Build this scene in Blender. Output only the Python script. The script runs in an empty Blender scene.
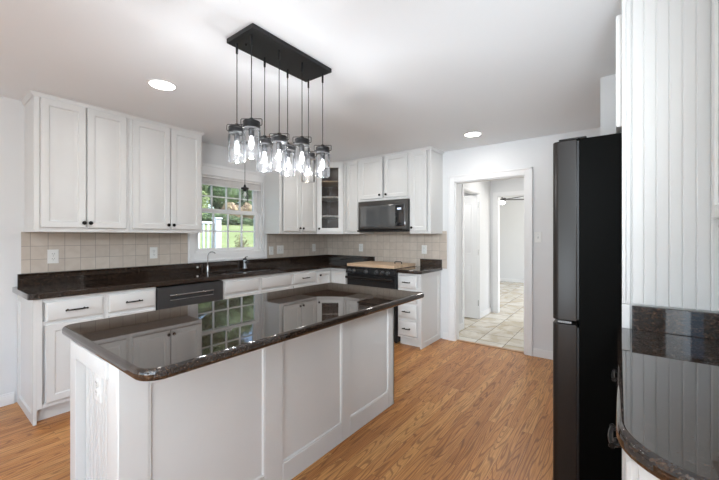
import bpy, bmesh, math, random
from mathutils import Vector, Matrix
random.seed(7)
C = bpy.context.scene.collection
SC = bpy.context.scene
R = math.radians
PI = math.pi

# ------------------------------------------------------------------ camera
CAM_H = 1.3105
YAW = 37.088
cd = bpy.data.cameras.new('camera'); cam = bpy.data.objects.new('camera', cd); C.objects.link(cam)
cam.location = (0, 0, CAM_H); cam.rotation_euler = (R(90), 0, R(YAW - 90))
cd.sensor_width = 36; cd.sensor_fit = 'HORIZONTAL'; cd.lens = 343 / 719 * 36; cd.shift_y = -3.7 / 719
cd.clip_start = 0.02; cd.clip_end = 300
SC.camera = cam

# ------------------------------------------------------------------ world, sun, exposure
SC.view_settings.view_transform = 'Standard'; SC.view_settings.look = 'None'
SC.view_settings.gamma = 1; SC.view_settings.use_curve_mapping = False
SC.view_settings.exposure = 0.60
w = bpy.data.worlds.new('sky'); SC.world = w; w.use_nodes = True
nt = w.node_tree; bg = nt.nodes['Background']
sky = nt.nodes.new('ShaderNodeTexSky'); sky.sky_type = 'NISHITA'; sky.sun_disc = False
sky.sun_elevation = R(48); sky.sun_rotation = R(160)
nt.links.new(sky.outputs[0], bg.inputs[0]); bg.inputs[1].default_value = 0.16 * 1.7

LS = {'sun': 1, 'fill_right_up': 0.25, 'fill_right_low': 0.34, 'fill_ceiling': 0.26, 'fill_behind': 0.35, 'fill_side': 2.9, 'fill_camera': 1.75, 'recessed_lamp': 0.3, 'recessed_lamp_door': 0.6, 'recessed_lamp_33': 0.95, 'bulb_light': 0.6, 'hall_fill': 0.6, 'side_room_fill': 0.9, 'far_room_fill': 0.33, 'other': 0}
def light(name, kind, loc, rot, energy, color=(1, 1, 1), **kw):
    d = bpy.data.lights.new(name, kind); d.energy = energy * LS.get(name, LS.get('other', 1));
    if d.energy == 0: return None
    d.color = color
    for k, v in kw.items(): setattr(d, k, v)
    o = bpy.data.objects.new(name, d); C.objects.link(o); o.location = loc; o.rotation_euler = rot
    return o
light('sun', 'SUN', (0, 0, 10), (R(44), 0, R(24)), 4.2, (1, .96, .88), angle=R(1))
# fill area lights added at the unseen window openings behind the camera
light('fill_behind', 'AREA', (-3.35, 1.3, 1.45), (0, R(-90), 0), 30, (.84, .93, 1), shape='RECTANGLE', size=1.7, size_y=3.0)
light('fill_side', 'AREA', (-1.9, -.55, 1.45), (R(90), 0, 0), 12, (.84, .93, 1), shape='RECTANGLE', size=2.2, size_y=1.6)
# unseen fill lights added behind the camera to brighten ceiling and far walls
light('fill_bounce', 'AREA', (-1.1, .9, 1.15), (R(180), 0, 0), 42, (.80, .91, 1), shape='RECTANGLE', size=1.8, size_y=1.8)
aim = Vector((4.0, 1.2, 3.0)) - Vector((-2.0, 1.5, 1.5))
light('fill_forward', 'AREA', (-2.0, 1.5, 1.5), aim.to_track_quat('-Z', 'Y').to_euler(), 62, (.88, .94, 1), shape='RECTANGLE', size=1.3, size_y=1.0, spread=R(100))
light('fill_camera', 'AREA', (-1.2, .3, 1.7), (R(180), 0, 0), 20, (.80, .91, 1), shape='RECTANGLE', size=.8, size_y=.8)
aim = Vector((4.1, 1.7, 2.2)) - Vector((-.9, .0, 1.6))
light('fill_narrow', 'AREA', (-.9, .0, 1.6), aim.to_track_quat('-Z', 'Y').to_euler(), 20, (.88, .94, 1), shape='RECTANGLE', size=.7, size_y=.7, spread=R(60))
aim = Vector((3.0, 1.3, 2.389)) - Vector((-1.2, .6, .8))
light('fill_ceiling', 'AREA', (-1.2, .6, .8), aim.to_track_quat('-Z', 'Y').to_euler(), 20, (.80, .91, 1), shape='RECTANGLE', size=.7, size_y=.7, spread=R(70))
def fill_light(name, frm, to, energy, size, spread, color=(.84, .93, 1)):
    q = (Vector(to) - Vector(frm)).to_track_quat('-Z', 'Y').to_euler()
    return light(name, 'AREA', frm, q, energy, color, shape='RECTANGLE', size=size, size_y=size, spread=R(spread))
fill_light('fill_right_up', (.15, -.38, 1.62), (3.3, 1.0, 2.389), 10, .4, 50)  # added unseen fill beside the camera, lifts the right part of the ceiling
fill_light('fill_right_low', (.1, -.42, 1.8), (3.9, 1.8, .5), 10, .4, 45)  # added unseen fill aimed at the drawer cabinet's end panel
# unseen fill lights added to brighten hallway, side room and far room
light('hall_fill', 'AREA', (5.2, 1.2, 2.36), (0, 0, 0), 9, (1, .98, .95), shape='DISK', size=.3)
light('side_room_fill', 'AREA', (4.75, 2.25, 2.36), (0, 0, 0), 5, (1, .98, .95), shape='DISK', size=.25)
light('far_room_fill', 'AREA', (8.4, -.6, 1.6), (R(90), 0, 0), 120, (.97, .98, 1), shape='RECTANGLE', size=3.0, size_y=1.8)

# ------------------------------------------------------------------ materials
MATS = {}
def nodes(name):
    m = bpy.data.materials.new(name); m.use_nodes = True
    t = m.node_tree; return m, t, t.nodes['Principled BSDF']
def N(t, kind, **kw):
    n = t.nodes.new(kind)
    for k, v in kw.items():
        if k in n.inputs: n.inputs[k].default_value = v
        else: setattr(n, k, v)
    return n
def L(t, a, b): t.links.new(a, b)
def ramp(t, fac, stops):
    r = t.nodes.new('ShaderNodeValToRGB'); e = r.color_ramp.elements
    while len(e) < len(stops): e.new(.5)
    for x, (p, c) in zip(e, stops): x.position = p; x.color = (*c, 1) if len(c) == 3 else c
    L(t, fac, r.inputs[0]); return r.outputs[0]
def coords(t, axes='XYZ', scale=(1, 1, 1)):
    tc = t.nodes.new('ShaderNodeTexCoord'); s = t.nodes.new('ShaderNodeSeparateXYZ'); c = t.nodes.new('ShaderNodeCombineXYZ')
    L(t, tc.outputs['Object'], s.inputs[0])
    for i, a in enumerate(axes): L(t, s.outputs[a], c.inputs[i])
    mp = t.nodes.new('ShaderNodeMapping'); mp.inputs['Scale'].default_value = scale
    L(t, c.outputs[0], mp.inputs[0]); return mp
def bump(t, b, h, dist=.002, strength=.3):
    n = t.nodes.new('ShaderNodeBump'); n.inputs['Distance'].default_value = dist; n.inputs['Strength'].default_value = strength
    L(t, h, n.inputs['Height']); L(t, n.outputs[0], b.inputs['Normal'])
def plain(name, col, rough=.5, metal=0, var=.03, vs=6, spec=.5, bmp=0, bs=200, coat=0):
    m, t, b = nodes(name)
    b.inputs['Roughness'].default_value = rough; b.inputs['Metallic'].default_value = metal
    b.inputs['Specular IOR Level'].default_value = spec
    b.inputs['Coat Weight'].default_value = coat; b.inputs['Coat Roughness'].default_value = .06
    mp = coords(t); n = N(t, 'ShaderNodeTexNoise', Scale=vs, Detail=3.0); L(t, mp.outputs[0], n.inputs['Vector'])
    lo = tuple(c * (1 - var) for c in col); hi = tuple(min(1, c * (1 + var)) for c in col)
    L(t, ramp(t, n.outputs[0], [(.3, lo), (.7, hi)]), b.inputs['Base Color'])
    if bmp:
        n2 = N(t, 'ShaderNodeTexNoise', Scale=bs, Detail=2.0); L(t, mp.outputs[0], n2.inputs['Vector']); bump(t, b, n2.outputs[0], bmp, .4)
    MATS[name] = m; return m
M_wall = plain('wall_paint', (.76, .765, .77), .7, var=.008, vs=1.5, bmp=.0006, bs=260)
M_ceil = plain('ceiling_paint', (.86, .885, .905), .85, var=.006, vs=1.2, bmp=.0006, bs=220)
M_trim = plain('trim_paint', (.84, .84, .84), .35, var=.006)
M_cab = plain('cabinet_paint', (.72, .718, .705), .33, var=.012, vs=5)
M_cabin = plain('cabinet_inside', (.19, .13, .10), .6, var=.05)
M_maple = plain('shelf_edge_maple', (.62, .47, .33), .5, var=.05)
M_black = plain('black_metal', (.012, .012, .013), .42, .3, var=.1)
M_bronze = plain('dark_bronze', (.018, .016, .015), .32, .8, var=.1)
M_chrome = plain('brushed_nickel', (.62, .62, .63), .18, 1, var=.03)
M_steel = plain('stainless_steel', (.60, .63, .67), .4, 1, var=.04)
M_blacksteel = plain('black_stainless', (.014, .011, .0095), .3, 0, spec=.28, var=.04)
M_fridgeside = plain('fridge_side_black', (.002, .002, .0018), .5, 0, var=.05, spec=.03, bmp=.0004, bs=500)
M_steelD = plain('dull_steel', (.16, .16, .16), .4, .5, var=.05)
M_mwsteel = plain('microwave_stainless', (.13, .125, .12), .28, .75, var=.04)
M_slate = plain('slate_steel', (.085, .088, .092), .36, .6, var=.03)
M_blackglass = plain('black_glass', (.01, .01, .011), .05, 0, var=.0, spec=.8, coat=.5)
M_mwglass = plain('grey_glass', (.075, .078, .08), .06, 0, var=.0, spec=1.0, coat=1)
M_plastic = plain('white_plastic', (.82, .82, .80), .35, var=.01)
M_slot = plain('socket_slot', (.05, .05, .05), .5, var=.0)
M_gasket = plain('grey_gasket', (.45, .45, .46), .5, var=.02)
M_blind = plain('blind_fabric', (.76, .745, .73), .8, var=.04, vs=14)
M_vinyl = plain('window_vinyl', (.82, .82, .82), .4, var=.01)
M_bark = plain('bark', (.10, .07, .05), .9, var=.3, vs=9)
M_rail = plain('rail_paint', (.85, .87, .92), .5, var=.01)
M_fan = plain('fan_blade', (.05, .045, .045), .45, var=.1)

def granite():
    m, t, b = nodes('granite')
    mp = coords(t, scale=(1, .55, 1))
    n = N(t, 'ShaderNodeTexNoise', Scale=120.0, Detail=6.0, Roughness=.7); L(t, mp.outputs[0], n.inputs['Vector'])
    base = ramp(t, n.outputs[0], [(.36, (.006, .005, .0045)), (.50, (.019, .012, .009)), (.62, (.065, .040, .027)), (.74, (.16, .105, .072))])
    v = N(t, 'ShaderNodeTexVoronoi', Scale=420.0); L(t, mp.outputs[0], v.inputs['Vector'])
    sp = N(t, 'ShaderNodeSeparateColor'); L(t, v.outputs['Color'], sp.inputs[0])
    f = ramp(t, sp.outputs[0], [(.94, (0, 0, 0)), (.97, (1, 1, 1))])
    mx = N(t, 'ShaderNodeMix', data_type='RGBA'); L(t, f, mx.inputs[0]); L(t, base, mx.inputs[6]); mx.inputs[7].default_value = (.055, .038, .026, 1)
    L(t, mx.outputs[2], b.inputs['Base Color'])
    b.inputs['Roughness'].default_value = .025; b.inputs['IOR'].default_value = 1.68
    return m
M_granite = granite()

def oak():
    m, t, b = nodes('oak_floor')
    mp = coords(t)
    br = N(t, 'ShaderNodeTexBrick', offset=.37, offset_frequency=2, squash=1.0)
    br.inputs['Color1'].default_value = (0, 0, 0, 1); br.inputs['Color2'].default_value = (1, 1, 1, 1); br.inputs['Mortar'].default_value = (.5, .5, .5, 1)
    br.inputs['Scale'].default_value = 1; br.inputs['Mortar Size'].default_value = .0007; br.inputs['Mortar Smooth'].default_value = .2
    br.inputs['Brick Width'].default_value = .95; br.inputs['Row Height'].default_value = .0572
    L(t, mp.outputs[0], br.inputs['Vector'])
    sc = N(t, 'ShaderNodeVectorMath', operation='SCALE'); sc.inputs['Scale'].default_value = 13.0; L(t, br.outputs['Color'], sc.inputs[0])
    mp2 = coords(t, scale=(.55, 6.5, 1))
    ad = N(t, 'ShaderNodeVectorMath', operation='ADD'); L(t, mp2.outputs[0], ad.inputs[0]); L(t, sc.outputs[0], ad.inputs[1])
    n1 = N(t, 'ShaderNodeTexNoise', Scale=1.6, Detail=1.5, Roughness=.45); L(t, ad.outputs[0], n1.inputs['Vector'])
    mu = N(t, 'ShaderNodeMath', operation='MULTIPLY'); L(t, n1.outputs[0], mu.inputs[0]); mu.inputs[1].default_value = 105.0
    si = N(t, 'ShaderNodeMath', operation='SINE'); L(t, mu.outputs[0], si.inputs[0])
    mp3 = coords(t, scale=(6, 160, 1)); n2 = N(t, 'ShaderNodeTexNoise', Scale=1.0, Detail=3.0); L(t, mp3.outputs[0], n2.inputs['Vector'])
    tone = ramp(t, br.outputs['Color'], [(.0, (.48, .195, .056)), (.5, (.60, .27, .086)), (1.0, (.70, .36, .13))])
    g = ramp(t, si.outputs[0], [(.45, (0, 0, 0)), (.98, (1, 1, 1))])
    g2 = N(t, 'ShaderNodeMath', operation='MULTIPLY'); L(t, g, g2.inputs[0]); L(t, n2.outputs[0], g2.inputs[1])
    mx = N(t, 'ShaderNodeMix', data_type='RGBA', blend_type='MULTIPLY'); L(t, g2.outputs[0], mx.inputs[0]); L(t, tone, mx.inputs[6]); mx.inputs[7].default_value = (.20, .10, .055, 1)
    f2 = ramp(t, n2.outputs[0], [(.35, (.70, .64, .58)), (.62, (1.0, 1.0, 1.0))])
    m2 = N(t, 'ShaderNodeMix', data_type='RGBA', blend_type='MULTIPLY'); m2.inputs[0].default_value = 1; L(t, mx.outputs[2], m2.inputs[6]); L(t, f2, m2.inputs[7])
    m3 = N(t, 'ShaderNodeMix', data_type='RGBA'); L(t, br.outputs['Fac'], m3.inputs[0]); L(t, m2.outputs[2], m3.inputs[6]); m3.inputs[7].default_value = (.13, .06, .03, 1)
    L(t, m3.outputs[2], b.inputs['Base Color'])
    b.inputs['Roughness'].default_value = .34; b.inputs['Specular IOR Level'].default_value = .35; b.inputs['Coat Weight'].default_value = 0; b.inputs['Coat Roughness'].default_value = .22
    inv = N(t, 'ShaderNodeMath', operation='SUBTRACT'); inv.inputs[0].default_value = 1; L(t, br.outputs['Fac'], inv.inputs[1]); bump(t, b, inv.outputs[0], .0006, .5)
    return m
M_oak = oak()

def tiles(name, axes, size, mortar, cols, groutc, rough=.35, vein=0, off=(0, 0, 0)):
    m, t, b = nodes(name)
    mp = coords(t, axes); mp.inputs['Location'].default_value = off
    br = N(t, 'ShaderNodeTexBrick', offset=0.0, squash=1.0)
    br.inputs['Color1'].default_value = (0, 0, 0, 1); br.inputs['Color2'].default_value = (1, 1, 1, 1); br.inputs['Mortar'].default_value = (.5, .5, .5, 1)
    br.inputs['Scale'].default_value = 1; br.inputs['Mortar Size'].default_value = mortar; br.inputs['Mortar Smooth'].default_value = .3
    br.inputs['Brick Width'].default_value = size; br.inputs['Row Height'].default_value = size
    L(t, mp.outputs[0], br.inputs['Vector'])
    tone = ramp(t, br.outputs['Color'], [(0, cols[0]), (1, cols[1])])
    sc = N(t, 'ShaderNodeVectorMath', operation='SCALE'); sc.inputs['Scale'].default_value = 9.0; L(t, br.outputs['Color'], sc.inputs[0])
    ad = N(t, 'ShaderNodeVectorMath', operation='ADD'); L(t, mp.outputs[0], ad.inputs[0]); L(t, sc.outputs[0], ad.inputs[1])
    n = N(t, 'ShaderNodeTexNoise', Scale=2.6 if vein else 14.0, Detail=5.0, Distortion=1.5 if vein else .3); L(t, ad.outputs[0], n.inputs['Vector'])
    vv = ramp(t, n.outputs[0], [(.35, cols[2]), (.6, (1, 1, 1))])
    mx = N(t, 'ShaderNodeMix', data_type='RGBA', blend_type='MULTIPLY'); mx.inputs[0].default_value = 1; L(t, tone, mx.inputs[6]); L(t, vv, mx.inputs[7])
    m3 = N(t, 'ShaderNodeMix', data_type='RGBA'); L(t, br.outputs['Fac'], m3.inputs[0]); L(t, mx.outputs[2], m3.inputs[6]); m3.inputs[7].default_value = (*groutc, 1)
    L(t, m3.outputs[2], b.inputs['Base Color']); b.inputs['Roughness'].default_value = rough
    inv = N(t, 'ShaderNodeMath', operation='SUBTRACT'); inv.inputs[0].default_value = 1; L(t, br.outputs['Fac'], inv.inputs[1]); bump(t, b, inv.outputs[0], .001, .5)
    return m
TC = [(.56, .49, .425), (.62, .55, .48), (.92, .905, .89)]
M_tileA = tiles('splash_tile_window_side', 'XZY', .108, .0022, TC, (.33, .29, .25), off=(.042, -.042, 0))
M_tileB = tiles('splash_tile_range_side', 'YZX', .108, .0022, TC, (.33, .29, .25), off=(0, -.042, 0))
M_hall = tiles('hall_tile', 'XYZ', .32, .0035, [(.70, .65, .56), (.80, .76, .67), (.74, .67, .56)], (.13, .11, .09), rough=.25, vein=1, off=(.1, -.137, 0))

def wood_board():
    m, t, b = nodes('maple_board')
    mp = coords(t)
    br = N(t, 'ShaderNodeTexBrick', offset=.5, squash=1.0)
    br.inputs['Color1'].default_value = (0, 0, 0, 1); br.inputs['Color2'].default_value = (1, 1, 1, 1)
    br.inputs['Scale'].default_value = 1; br.inputs['Mortar Size'].default_value = 0.0; br.inputs['Brick Width'].default_value = .6; br.inputs['Row Height'].default_value = .045
    mpr = coords(t, 'YXZ'); L(t, mpr.outputs[0], br.inputs['Vector'])
    n = N(t, 'ShaderNodeTexNoise', Scale=3.0, Detail=4.0); mp.inputs['Scale'].default_value = (20, 2, 1); L(t, mp.outputs[0], n.inputs['Vector'])
    a = N(t, 'ShaderNodeMath', operation='ADD'); L(t, n.outputs[0], a.inputs[0]); L(t, br.outputs['Color'], a.inputs[1])
    L(t, ramp(t, a.outputs[0], [(.4, (.55, .37, .23)), (1.0, (.74, .55, .38))]), b.inputs['Base Color']); b.inputs['Roughness'].default_value = .45
    return m
M_board = wood_board()

def thin_glass(name, tint=(1, 1, 1), refl=.06, rough=0.0, frost=0):
    m = bpy.data.materials.new(name); m.use_nodes = True; t = m.node_tree
    t.nodes.remove(t.nodes['Principled BSDF']); out = t.nodes['Material Output']
    tr = N(t, 'ShaderNodeBsdfTransparent'); tr.inputs[0].default_value = (*tint, 1)
    gl = N(t, 'ShaderNodeBsdfGlossy', Roughness=rough)
    fr = N(t, 'ShaderNodeFresnel', IOR=1.35 if 'jar' in name else 1.5); ad = N(t, 'ShaderNodeMath', operation='ADD'); ad.use_clamp = True
    L(t, fr.outputs[0], ad.inputs[0]); ad.inputs[1].default_value = refl
    mx = N(t, 'ShaderNodeMixShader'); L(t, ad.outputs[0], mx.inputs[0]); L(t, tr.outputs[0], mx.inputs[1]); L(t, gl.outputs[0], mx.inputs[2])
    last = mx
    if frost:
        df = N(t, 'ShaderNodeBsdfTranslucent'); df.inputs[0].default_value = (.9, .92, .95, 1)
        d2 = N(t, 'ShaderNodeBsdfDiffuse'); d2.inputs[0].default_value = (.85, .88, .92, 1)
        m1 = N(t, 'ShaderNodeMixShader'); L(t, df.outputs[0], m1.inputs[1]); L(t, d2.outputs[0], m1.inputs[2])
        m2 = N(t, 'ShaderNodeMixShader'); m2.inputs[0].default_value = frost; L(t, mx.outputs[0], m2.inputs[1]); L(t, m1.outputs[0], m2.inputs[2]); last = m2
    L(t, last.outputs[0], out.inputs[0]); return m
M_glass = thin_glass('window_glass', (1, 1, 1), 0)
M_jar = thin_glass('jar_glass', (.95, .97, .99), .03, .03, .008)
def edge_tint(m, mid, edge):
    t = m.node_tree; tr = [n for n in t.nodes if n.type == 'BSDF_TRANSPARENT'][0]
    lw = N(t, 'ShaderNodeLayerWeight', Blend=.35); L(t, ramp(t, lw.outputs['Facing'], [(.25, mid), (.95, edge)]), tr.inputs[0])
edge_tint(M_jar, (.97, .98, .99), (.94, .955, .975))
M_pane = thin_glass('seeded_cabinet_glass', (.88, .86, .84), -.03, .25, 0)
M_etch = thin_glass('etched_leaf_glass', (.9, .9, .9), .0, .3, .22)

def emit(name, col, s):
    m = bpy.data.materials.new(name); m.use_nodes = True; b = m.node_tree.nodes['Principled BSDF']
    b.inputs['Base Color'].default_value = (.8, .8, .8, 1); b.inputs['Emission Color'].default_value = (*col, 1); b.inputs['Emission Strength'].default_value = s
    return m
M_lamp = emit('lamp_lens', (1, .98, .95), 9)
M_bulb = emit('bulb_glow', (.97, .98, 1), 3)
M_bulbwarm = emit('bulb_glow_warm', (1, .74, .52), 3)
M_lcd = emit('blue_display', (.25, .45, .8), .5)

def grass():
    m, t, b = nodes('lawn'); mp = coords(t)
    n = N(t, 'ShaderNodeTexNoise', Scale=.7, Detail=6.0); L(t, mp.outputs[0], n.inputs['Vector'])
    L(t, ramp(t, n.outputs[0], [(.3, (.23, .30, .11)), (.7, (.33, .39, .17))]), b.inputs['Base Color']); b.inputs['Roughness'].default_value = .9
    return m
M_grass = grass()
def leafm(name, a, c):
    m, t, b = nodes(name); mp = coords(t)
    n = N(t, 'ShaderNodeTexNoise', Scale=2.5, Detail=3.0); L(t, mp.outputs[0], n.inputs['Vector'])
    L(t, ramp(t, n.outputs[0], [(.35, a), (.65, c)]), b.inputs['Base Color']); b.inputs['Roughness'].default_value = .6
    return m
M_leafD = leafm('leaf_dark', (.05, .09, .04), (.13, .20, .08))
M_leafL = leafm('leaf_light', (.17, .24, .09), (.34, .42, .20))
M_leafP = leafm('leaf_blush', (.42, .28, .20), (.55, .48, .30))
M_leafB = leafm('leaf_brown', (.14, .13, .06), (.28, .25, .12))

# ------------------------------------------------------------------ mesh helpers
class MB:
    def __init__(s): s.bm = bmesh.new()
    def box(s, x0, x1, y0, y1, z0, z1):
        r = bmesh.ops.create_cube(s.bm, size=1)
        for v in r['verts']:
            v.co = Vector(((x0 + x1) / 2 + v.co.x * (x1 - x0), (y0 + y1) / 2 + v.co.y * (y1 - y0), (z0 + z1) / 2 + v.co.z * (z1 - z0)))
        return s
    def lathe(s, prof, c=(0, 0, 0), axis='Z', n=24, cap=True):
        rings = []
        for r_, h in prof:
            ring = []
            for k in range(n):
                a = 2 * PI * k / n; x, y = r_ * math.cos(a), r_ * math.sin(a)
                p = {'Z': (x, y, h), 'Y': (x, h, y), 'X': (h, x, y)}[axis]
                ring.append(s.bm.verts.new(Vector(c) + Vector(p)))
            rings.append(ring)
        for a, b in zip(rings, rings[1:]):
            for k in range(n): s.bm.faces.new((a[k], a[(k + 1) % n], b[(k + 1) % n], b[k]))
        if cap:
            s.bm.faces.new(rings[0][::-1]); s.bm.faces.new(rings[-1])
        return s
    def tube(s, pts, r, n=10):
        pts = [Vector(p) for p in pts]; rings = []; prev = None
        for i, p in enumerate(pts):
            d = (pts[min(i + 1, len(pts) - 1)] - pts[max(i - 1, 0)]).normalized()
            if prev is None: u = d.orthogonal().normalized()
            else: u = (prev - d * prev.dot(d)).normalized()
            prev = u; v = d.cross(u); rr = r[i] if isinstance(r, (list, tuple)) else r
            rings.append([s.bm.verts.new(p + (u * math.cos(2 * PI * k / n) + v * math.sin(2 * PI * k / n)) * rr) for k in range(n)])
        for a, b in zip(rings, rings[1:]):
            for k in range(n): s.bm.faces.new((a[k], a[(k + 1) % n], b[(k + 1) % n], b[k]))
        s.bm.faces.new(rings[0][::-1]); s.bm.faces.new(rings[-1]); return s
    def prism(s, poly, z0, z1, holes=()):
        edges = []
        for lp in [poly] + list(holes):
            vs = [s.bm.verts.new((x, y, z1)) for x, y in lp]
            for i in range(len(vs)): edges.append(s.bm.edges.new((vs[i], vs[(i + 1) % len(vs)])))
        f = bmesh.ops.triangle_fill(s.bm, use_beauty=True, use_dissolve=True, edges=edges)
        fs = [g for g in f['geom'] if isinstance(g, bmesh.types.BMFace)]
        r = bmesh.ops.extrude_face_region(s.bm, geom=fs)
        for v in [g for g in r['geom'] if isinstance(g, bmesh.types.BMVert)]: v.co.z = z0
        return s
    def rings(s, w, h, prof, M=None, x0=0, z0=0):
        """nested rectangles in the xz plane: prof = [(inset, y)], outermost first, last one capped"""
        M = M or Matrix.Identity(4); prev = None; first = None
        for ins, y in prof:
            r = [s.bm.verts.new(M @ Vector(p)) for p in ((x0 + ins, y, z0 + ins), (x0 + w - ins, y, z0 + ins), (x0 + w - ins, y, z0 + h - ins), (x0 + ins, y, z0 + h - ins))]
            if prev:
                for k in range(4): s.bm.faces.new((prev[k], prev[(k + 1) % 4], r[(k + 1) % 4], r[k]))
            else: first = r
            prev = r
        s.bm.faces.new(prev); s.bm.faces.new(first[::-1]); return s
    def build(s, name, mat, parent=None, bevel=0, seg=2, smooth=True, loc=None, mats=None):
        bmesh.ops.recalc_face_normals(s.bm, faces=s.bm.faces)
        me = bpy.data.meshes.new(name); s.bm.to_mesh(me); s.bm.free()
        me.materials.append(mat)
        if smooth:
            for p in me.polygons: p.use_smooth = True
            me.set_sharp_from_angle(angle=R(35))
        o = bpy.data.objects.new(name, me); C.objects.link(o)
        if parent: o.parent = parent
        if loc: o.location = loc
        if bevel:
            b = o.modifiers.new('bevel', 'BEVEL'); b.width = bevel; b.segments = seg; b.limit_method = 'ANGLE'; b.angle_limit = R(40)
        return o

def tag(o, label=None, cat=None, group=None, kind=None):
    if label: o['label'] = label
    if cat: o['category'] = cat
    if group: o['group'] = group
    if kind: o['kind'] = kind
    return o
def thing(name, label, cat, loc=(0, 0, 0), rz=0, group=None):
    o = bpy.data.objects.new(name, None); C.objects.link(o); o.location = loc; o.rotation_euler = (0, 0, R(rz)); o.empty_display_size = .1
    return tag(o, label, cat, group)
def struct(name, mb, mat, **kw): return tag(mb.build(name, mat, **kw), kind='structure')
def copy_tree(o, parent=None):
    c = o.copy(); C.objects.link(c)
    if parent: c.parent = parent
    for ch in list(o.children): copy_tree(ch, c)
    return c
def round_poly(pts, rad, n=8):
    out = []
    for i, p in enumerate(pts):
        r = rad[i] if isinstance(rad, (list, tuple)) else rad
        if not r: out.append(tuple(p)); continue
        a, b, c = Vector(pts[i - 1]), Vector(p), Vector(pts[(i + 1) % len(pts)])
        u, v = (a - b).normalized(), (c - b).normalized(); ang = u.angle(v); d = r / math.tan(ang / 2)
        ce = b + (u + v).normalized() * (r / math.sin(ang / 2)); s, e = b + u * d - ce, b + v * d - ce
        for k in range(n + 1):
            q = s.lerp(e, k / n).normalized() * r if k not in (0, n) else (s if k == 0 else e)
            out.append(tuple(ce + q))
    return out

# ------------------------------------------------------------------ room shell
YW, XW, H = 3.795, 4.148, 2.389
YS, XB = -.64, -3.5          # right-hand wall, wall behind the camera
WX0, WX1, WZ0, WZ1 = 1.945, 2.868, 1.11, 2.02   # window opening
struct('floor', MB().box(XB - .1, XW + .055, YS - .1, YW + .12, -.05, 0), M_oak)
struct('floor_hall', MB().box(XW + .055, 11, -1.1, 4.2, -.05, 0), M_hall)
struct('ceiling', MB().box(XB - .1, 11, YS - .5, YW + .5, H, H + .08), M_ceil)
b = MB(); T = .14
b.box(XB, WX0, YW, YW + T, 0, H).box(WX1, XW + .1, YW, YW + T, 0, H).box(WX0, WX1, YW, YW + T, 0, WZ0).box(WX0, WX1, YW, YW + T, WZ1, H)
struct('wall_back', b, M_wall, smooth=False)
DY0, DY1, DZ = .831, 1.636, 1.99
b = MB(); b.box(XW, XW + .1, DY1, YW, 0, H).box(XW, XW + .1, YS, DY0, 0, H).box(XW, XW + .1, DY0, DY1, DZ, H)
struct('wall_right', b, M_wall, smooth=False)
b = MB(); b.box(XB - .1, -3.0, YS - .1, YS, 0, H).box(-3.0, -.8, YS - .1, YS, 0, .65).box(-3.0, -.8, YS - .1, YS, 2.25, H).box(-.8, XW, YS - .1, YS, 0, H)
struct('wall_front', b, M_wall, smooth=False)
b = MB(); b.box(XB - .1, XB, YS, -.2, 0, H).box(XB - .1, XB, -.2, 2.8, 0, .6).box(XB - .1, XB, -.2, 2.8, 2.3, H).box(XB - .1, XB, 2.8, YW, 0, H)
struct('wall_left', b, M_wall, smooth=False)
struct('wall_return', MB().box(2.85, 2.98, YS, .10, 0, H), M_wall, smooth=False)

# sink window
Wn = tag(bpy.data.objects.new('window_1', None), kind='structure'); C.objects.link(Wn); Wn.location = ((WX0 + WX1) / 2, YW, WZ0)
Wn['label'] = 'white double-hung sash window above the sink'
HW = (WX1 - WX0) / 2; WH = WZ1 - WZ0
b = MB()
b.bm.free(); b = MB()
def hollow_frame(b, x0, x1, z0, z1, t, y0, y1, tb=None, tt=None):
    tb = tb or t; tt = tt or t
    b.box(x0, x0 + t, y0, y1, z0, z1).box(x1 - t, x1, y0, y1, z0, z1).box(x0 + t, x1 - t, y0, y1, z0, z0 + tb).box(x0 + t, x1 - t, y0, y1, z1 - tt, z1)
hollow_frame(b, -HW - .072, HW + .072, -.098, WH + .13, .072, -.016, 0, tb=.10, tt=.13)
hollow_frame(b, -HW - .06, HW + .06, -.086, WH + .115, .02, -.024, -.016)
b.build('window_casing', M_trim, Wn, bevel=.003)
b = MB(); hollow_frame(b, -HW, HW, 0, WH, .018, 0, T); b.box(-HW + .018, HW - .018, .0, .05, .018, .032); b.build('window_frame', M_vinyl, Wn, bevel=.002)
def sash(name, z0, z1, y0, zm, tb, tt):
    b = MB(); x0, x1 = -HW + .018, HW - .018
    hollow_frame(b, x0, x1, z0, z1, .058, y0, y0 + .035, tb=tb, tt=tt)
    for k in (1, 2, 3):
        xm = x0 + .058 + (x1 - x0 - .116) * k / 4; b.box(xm - .008, xm + .008, y0 + .006, y0 + .028, z0 + tb, z1 - tt)
    b.box(x0 + .058, x1 - .058, y0 + .007, y0 + .027, zm - .008, zm + .008)
    s = b.build(name, M_vinyl, Wn, bevel=.002)
    MB().box(x0 + .058, x1 - .058, y0 + .016, y0 + .019, z0 + tb, z1 - tt).build('window_pane', M_glass, s, smooth=False)
sash('lower_sash', .02, .515, .05, 1.372 - WZ0, .04, .035)
sash('upper_sash', .48, WH - .02, .088, 1.79 - WZ0, .05, .04)
b = MB().box(-.03, .03, .03, .05, .513, .528); b.lathe([(.006, 0), (.006, .02)], (0, .04, .528)); b.build('sash_lock', M_vinyl, Wn)

bl = thing('window_blind', 'grey-beige fabric blind drawn up at the head of the sink window', 'blind', ((WX0 + WX1) / 2, YW, WZ1))
MB().box(-HW + .02, HW - .02, -.004, .046, -.032, -.002).build('headrail', M_blind, bl, bevel=.003)
b = MB()
for k in range(5): b.box(-HW + .024, HW - .024, .0 + .002 * (k % 2), .042, -.034 - .013 * (k + 1), -.034 - .013 * k - .002)
b.build('blind_slats', M_blind, bl, bevel=.002)
MB().box(-HW + .022, HW - .022, -.002, .044, -.112, -.1).build('bottom_rail', M_trim, bl, bevel=.003)

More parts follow.
